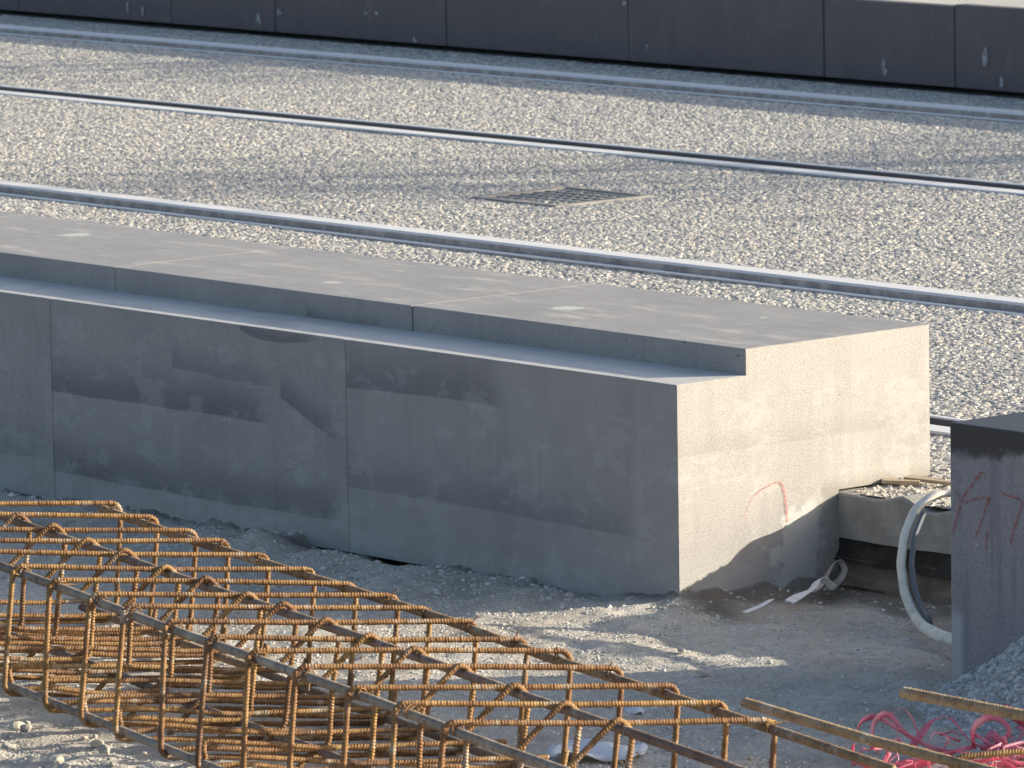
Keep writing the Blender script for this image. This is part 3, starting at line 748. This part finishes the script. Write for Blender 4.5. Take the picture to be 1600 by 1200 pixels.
# ------------------------------------------------------------------ gravel heap against the dark block
def heap_h(X, Y):
    r = np.sqrt(((X-1.30))**2+((Y+.10)*1.15)**2)
    h = .262-.62*r
    h = np.where(h < .0, h*.9, h)
    return h+.010*fbm(X*12, Y*12, 3)*(h > -.05)
def heap_d(X, Y):
    return ((heap_h(X, Y) > -.035) & (Y < BY+.01)).astype(float)
hm = grid('gravel_heap', np.arange(.72, 2.0, .014), np.arange(-.66, BY+.012, .014), lambda X, Y: np.maximum(heap_h(X, Y), -.05), concrete('heap_dust', (.36, .35, .345), (.5, .49, .48), 40), (('dens', heap_d),))
ho = link('gravel_heap', hm); scatter('heap', ho, M_HEAP, 21000, .0022, .0075, 31)
tag(ho, 'heap of pale grey gravel banked against the dark block at the right edge', 'gravel heap', kind='stuff')

# ------------------------------------------------------------------ white conduit loop, scraps, tape
def tube(name, pts, r, mat, flat=1.0, seg=12, step=.006, rad=.05, v=(.1, .9, .2)):
    C = smooth_path(pts, rad, step); n = len(C); T = np.gradient(C, axis=0); T /= np.linalg.norm(T, axis=1)[:, None]
    v = np.array(v); V = []
    for i in range(n):
        v = v-T[i]*(v@T[i]); v /= np.linalg.norm(v); b = np.cross(T[i], v)
        for a in np.arange(seg)*2*math.pi/seg:
            V.append(C[i]+r*(math.cos(a)*v+flat*math.sin(a)*b))
    F = [(i*seg+j, i*seg+(j+1) % seg, (i+1)*seg+(j+1) % seg, (i+1)*seg+j) for i in range(n-1) for j in range(seg)]
    F += [tuple(range(seg))[::-1], tuple(range((n-1)*seg, n*seg))]
    return link(name, mesh(name, V, F), mat, None, True)
k = NT('conduit_shade'); NTC = k.set((.10, .115, .14), .6)
co = tube('cable_conduit', [(1.05, .42, .262), (.62, .36, .250), (.39, .30, .224), (.383, .26, .222), (.373, .23, .201), (.377, .20, .159), (.387, .18, .111), (.405, .17, .063), (.439, .16, .026), (.505, .122, .016), (.583, .083, .016), (.66, .07, .016), (.9, .16, .014)], .0108, M_COND, .6, 16, .006, .06, (-.6, .75, .1))
ln_ = tube('inner_shade', [(.392, .232, .195), (.396, .205, .158), (.406, .187, .111), (.424, .178, .066), (.452, .168, .036), (.505, .135, .026)], .0115, NTC, .45, 14, .006, .06, (-.6, .75, .1))  # dark strip painting the shade on the inner side of the conduit loop
ln_.parent = co
tag(co, 'white plastic conduit looping down from the footing behind the dark block', 'conduit')

def strip(name, ctrl, width, mat, label, cat, tw0=0, tw1=2.0, thick=.0007, group=None):
    C = smooth_path(ctrl, .02, .004); n = len(C); T = np.gradient(C, axis=0); T /= np.linalg.norm(T, axis=1)[:, None]
    v = np.array([.2, .3, .9]); V = []
    for i in range(n):
        v = v-T[i]*(v@T[i]); v /= np.linalg.norm(v); b = np.cross(T[i], v)
        a = tw0+(tw1-tw0)*i/n; wv = math.cos(a)*b+math.sin(a)*v; nv = -math.sin(a)*b+math.cos(a)*v
        wd = width*(.85+.3*math.sin(i*.13))
        for q in ((-wd, -thick), (wd, -thick), (wd, thick), (-wd, thick)): V.append(C[i]+wv*q[0]+nv*q[1])
    F = [(i*4+j, i*4+(j+1) % 4, (i+1)*4+(j+1) % 4, (i+1)*4+j) for i in range(n-1) for j in range(4)]+[(3, 2, 1, 0), tuple((n-1)*4+q for q in range(4))]
    me = mesh(name, V, F)
    o = link(name, me, mat); tag(o, label, cat, group); return o
strip('plastic_scrap', [(.185, -.012, .022), (.18, .03, .027), (.172, .066, .034)], .006, M_WHITE, 'straight white plastic strip on the earth under the end stone', 'plastic scrap', .2, .5)
strip('plastic_scrap', [(.17, .112, .024), (.158, .15, .03), (.150, .19, .036), (.142, .21, .05), (.138, .23, .045), (.14, .25, .03)], .011, M_WHITE, 'crumpled white plastic scrap beside the foot of the end stone', 'plastic scrap', .1, 1.2)
strip('plastic_scrap', [(.13, .22, .026), (.10, .265, .036), (.07, .315, .056), (.06, .345, .058), (.066, .352, .04), (.08, .325, .028), (.11, .265, .02)], .009, concrete('dusty_strip', (.36, .32, .28), (.5, .46, .42), 20), 'looped dusty strap in the dark corner by the footing', 'plastic scrap', .9, 1.6)
# white sheet scraps below the cage
def sheet(cx, cy, cz, lx, ly, ang, label):
    nx, ny = 18, 12; V = []
    for i in range(nx):
        for j in range(ny):
            u = (i/(nx-1)-.5); v = (j/(ny-1)-.5); e = 1-.3*abs(math.sin(5*u+3*v))
            x = u*lx*e; y = v*ly*e; z = cz+.006*math.sin(u*9+v*4)+.005*math.sin(v*13-u*5)+.012
            V.append((x*math.cos(ang)-y*math.sin(ang), x*math.sin(ang)+y*math.cos(ang), z))
    F = [(i*ny+j, (i+1)*ny+j, (i+1)*ny+j+1, i*ny+j+1) for i in range(nx-1) for j in range(ny-1)]
    o = link('plastic_sheet', mesh('plastic_sheet', V, F), M_WHITE, None, True); o.location = (cx, cy, 0)
    sl = o.modifiers.new('thickness', 'SOLIDIFY'); sl.thickness = .0012
    tag(o, label, 'plastic sheet')
sheet(.90, -1.0, .0, .17, .14, .9, 'crumpled white plastic sheet on the ground under the cage end')
sheet(.655, -.72, -.004, .12, .05, .3, 'small white plastic scrap behind the cage, half buried')
# pink tape tangle: one springy mass
def tangle():
    V = []; F = []
    rd = random.Random(21)
    def add(ctrl, wd, tw0, tw1):
        C = smooth_path(ctrl, .03, .006); n = len(C); T = np.gradient(C, axis=0); T /= np.linalg.norm(T, axis=1)[:, None]
        v = np.array([.2, .3, .9]); o = len(V)
        for i in range(n):
            v = v-T[i]*(v@T[i]); v /= np.linalg.norm(v); b = np.cross(T[i], v); a = tw0+(tw1-tw0)*i/n
            wv = math.cos(a)*b+math.sin(a)*v; w_ = wd*(.8+.3*math.sin(i*.2+tw0))
            V.append(C[i]-wv*w_); V.append(C[i]+wv*w_)
        for i in range(n-1): F.append((o+2*i, o+2*i+1, o+2*i+3, o+2*i+2))
    R_ = Vector((.655, .755, 0)); Dp = Vector((-.755, .655, 0))
    base = Vector((1.325, -.60, .004))
    def P(px, py, dp=0):   # picture-plane layout around the tangle centre, metres
        return tuple(base+R_*px*.85+Dp*dp*1.5+Vector((0, 0, max(py*.62, .002))))
    big = [([P(-.10, .02), P(-.055, .085, .03), P(-.02, .09, .03), P(.01, .04, .0), P(.06, .012, -.02), P(.13, .02, -.03)], .009),
           ([P(.075, .115, .02), P(.11, .085, .02), P(.15, .055, 0), P(.165, .03, -.02), P(.25, .02, -.05)], .011),
           ([P(.05, .0, -.05), P(.12, .035, -.05), P(.20, .045, -.04), P(.28, .0, -.06)], .012),
           ([P(-.13, -.005, -.06), P(-.06, .03, -.07), P(.0, .0, -.06), P(.08, -.01, -.08)], .009),
           ([P(.16, -.01, -.10), P(.22, .03, -.10), P(.30, .0, -.08)], .010), ([P(-.02, -.01, -.08), P(.08, .022, -.09), P(.18, .0, -.08)], .009)]
    for c, wd in big: add(c, wd, rd.uniform(.3, 1.2), rd.uniform(.8, 2.0))
    loops = [([P(-.19, .035), P(-.20, .085), P(-.165, .105, .02), P(-.12, .07), P(-.07, .03), P(-.02, .0)], .005),
             ([P(-.16, .01), P(-.175, .085), P(-.14, .115, .02), P(-.11, .06), P(-.05, .015)], .006),
             ([P(-.12, .05), P(-.135, .11), P(-.115, .135), P(-.095, .10), P(-.085, .06)], .003),
             ([P(.02, .02), P(.015, .075), P(.055, .10, .02), P(.09, .07), P(.07, .03), P(.03, .02)], .006),
             ([P(.13, .05), P(.16, .085), P(.21, .085, .02), P(.25, .055), P(.30, .03)], .006),
             ([P(.11, .12), P(.13, .135), P(.15, .10), P(.16, .08)], .003), ([P(-.20, -.02, -.1), P(-.13, .015, -.1), P(-.06, -.015, -.1)], .008)]
    for c, wd in loops: add(c, wd, rd.uniform(-.2, .5), rd.uniform(.6, 2.4))
    for i in range(34):
        x = rd.uniform(-.18, .28); d_ = rd.uniform(-.14, .03)
        add([P(x+rd.uniform(-.06, .06), rd.uniform(-.01, .07), d_+rd.uniform(-.03, .03)) for _ in range(5)], rd.uniform(.0015, .006), rd.uniform(0, 2), rd.uniform(0, 3))
    return mesh('plastic_tape', V, F)
to = link('plastic_tape', tangle(), M_PINK, None, True); sl = to.modifiers.new('thickness', 'SOLIDIFY'); sl.thickness = .0006
tag(to, 'tangle of bright pink plastic tape on the ground at the lower right', 'plastic tape')

# ------------------------------------------------------------------ loose stones
def stone_mesh(i):
    b = bmesh.new(); bmesh.ops.create_icosphere(b, subdivisions=2, radius=1)
    ax = [Vector((random.gauss(0, 1), random.gauss(0, 1), random.gauss(0, 1))).normalized() for _ in range(7)]
    dd = [random.uniform(.55, .9) for _ in ax]
    for v in b.verts:
        for a, d_ in zip(ax, dd):
            t = v.co.dot(a)
            if t > d_: v.co -= a*(t-d_)
        v.co += Vector((random.uniform(-.03, .03),)*3); v.co.z *= .75; v.co.y *= .85
    me = bpy.data.meshes.new('stone'); b.to_mesh(me); b.free(); me.materials.append(M_STONE); return me
SM = [stone_mesh(i) for i in range(6)]
def stone(x, y, r, label, group=None, z=None):
    o = link('stone', random.choice(SM)); hz = float(gh(np.array([x]), np.array([y]))[0]) if z is None else z
    o.location = (x, y, hz+r*.4); o.scale = (r, r*random.uniform(.75, 1), r*random.uniform(.7, .95)); o.rotation_euler = (random.uniform(-.3, .3), random.uniform(-.3, .3), random.uniform(0, 6.28))
    tag(o, label, 'stone', group)
stone(.085, -1.545, .021, 'largest pale stone below the cage at the lower left edge')
stone(.262, -1.515, .013, 'pale angular stone touching the lowest front bar of the cage')
stone(.375, -1.43, .020, 'rounded pale stone lying inside the cage near its lower bars')
stone(.491, -.392, .014, 'pale pinkish stone alone on the sunlit sand strip')
stone(.342, -.308, .010, 'small reddish stone behind the sunlit sand strip')
for i in range(90):
    x = random.uniform(-.1, .75); y = random.uniform(-1.95, -1.42)
    if y > -1.42-.2*x+.0: continue
    stone(x, y, random.choice((.006, .008, .011, .015))*random.uniform(.8, 1.2), 'small pale stone in the rubble %s' % ('at the lower left corner' if x < .3 else 'below the front bars of the cage'), 'small stones in the rubble at the lower left')
for i in range(26):
    stone(random.uniform(-.3, 1.5), random.uniform(-1.1, -.35), random.uniform(.003, .007), 'tiny stone scattered on the bare ground behind the cage', 'tiny stones on the bare ground')

# grit lying on the footing top beside the end stone
fm = grid('footing_grit', np.arange(.01, 1.6, .02), np.arange(FY+.012, D+.03, .02), lambda X, Y: FZ+.0005+.052*sstep(.40, .55, X)+.004*vnoise(X*30, Y*30), M_GROUND, (('dens', lambda X, Y: .4+.6*(vnoise(X*14, Y*14)*.5+.5)), ('tone', lambda X, Y: 0*X)))
fo = link('footing_grit', fm); scatter('footing', fo, M_GRIT, 12000, .0018, .0075, 51)
tag(fo, 'coarse grit spilled on the concrete footing behind the end stone', 'grit', kind='stuff')

# ------------------------------------------------------------------ unseen trees added up-sun of the track, only to dapple the pebbles with shade
def tree(base, clumps, label):
    t = empty('shade_tree', base)
    rd = np.random.default_rng(5); bz = np.array(base)
    cl = [np.array(c[0])-bz for c in clumps]
    V = []; F = []
    for (c, rad, n) in clumps:
        c = np.array(c)-bz
        p = rd.normal(size=(n, 3)); p /= np.linalg.norm(p, axis=1)[:, None]; p *= (rd.random((n, 1))**.45)
        p = p*np.array(rad)*(1+.35*np.sin(p[:, :1]*7+p[:, 1:2]*5))+c
        for q in p:
            a = rd.normal(size=3); a /= np.linalg.norm(a); b = np.cross(a, rd.normal(size=3)); b /= np.linalg.norm(b)
            l_ = rd.uniform(.035, .065); o = len(V)
            V += [q-a*l_, q+b*l_*.5, q+a*l_, q-b*l_*.5]; F.append((o, o+1, o+2, o+3))
    k = NT('leaf'); m_ = k.set(k.mix(k.noise(k.pos(), 3, 3), (.05, .085, .025), (.10, .13, .04)), .6)
    link('crown', mesh('crown', V, F), m_, t)
    kb = NT('bark'); mb = kb.set(kb.mix(kb.noise(kb.pos(), 14, 5), (.06, .048, .038), (.15, .125, .10)), .9)
    def limb(nm, a, b, r0, r1):
        a = np.array(a, float); b = np.array(b, float); V = []; n = 9; d_ = (b-a)/np.linalg.norm(b-a)
        u = np.cross(d_, [.3, .5, .2]); u /= np.linalg.norm(u); w_ = np.cross(d_, u)
        for i in range(n):
            f_ = i/(n-1); c = a+(b-a)*f_+np.array([.06*math.sin(f_*5), .05*math.sin(f_*4+1), .12*math.sin(f_*3.14)])*(1-f_)*f_*2
            for j in range(8):
                an = j*math.pi/4; V.append(c+(r0+(r1-r0)*f_)*(math.cos(an)*u+math.sin(an)*w_))
        F = [(i*8+j, i*8+(j+1) % 8, (i+1)*8+(j+1) % 8, (i+1)*8+j) for i in range(n-1) for j in range(8)]
        link(nm, mesh(nm, V, F), mb, t, True)
    top = np.array([0, 0, 2.6]); limb('trunk', (0, 0, -.1), top, .13, .08)
    for c in cl: limb('limb', top-np.array([0, 0, random.uniform(0, .5)]), c, .028, .006)
    tag(t, label, 'tree')
GZ = ZT+HW
tree((2.6, 14.2, GZ), [((2.1, 13.4, 3.5), (.9, .85, .22), 170), ((2.95, 13.85, 3.52), (.85, .85, .22), 150), ((3.07, 14.95, 3.48), (.9, .85, .24), 190), ((2.3, 14.2, 4.5), (.8, .8, .5), 420), ((2.9, 14.6, 5.1), (.7, .7, .5), 380), ((2.4, 13.7, 5.0), (.6, .6, .4), 300)], 'small leafy tree added out of view to the right to dapple the track')
tree((-1.0, 15.7, GZ), [((-.93, 15.42, 3.5), (.95, .85, .26), 230), ((-.8, 15.9, 4.6), (.8, .8, .5), 420), ((-1.3, 15.4, 5.2), (.7, .7, .5), 360)], 'smaller leafy tree added out of view farther along to dapple the track')

# crumbs of mortar banked along the foot of the kerb
def crumb_d(X, Y):
    n = vnoise(X*6+2, Y*14)*.5+.5
    return np.where(X < .02, np.exp(Y/.07), 0*X)*sstep(.25, .7, n)*(1-.7*gtone(X, Y))
cm = grid('mortar_crumbs', np.arange(-2.4, .2, .02), np.arange(-.24, .37, .02), lambda X, Y: gh(X, Y)-.002, M_GROUND, (('dens', lambda X, Y: crumb_d(X, Y)*((Y < .0) | (X > .015))), ('tone', gtone)))
co2 = link('mortar_crumbs', cm); scatter('crumbs', co2, M_GRIT, 9000, .002, .0085, 77, flat=(1, .85, .75))
tag(co2, 'rough crumbs of spilled mortar along the foot of the near kerb', 'mortar crumbs', kind='stuff')
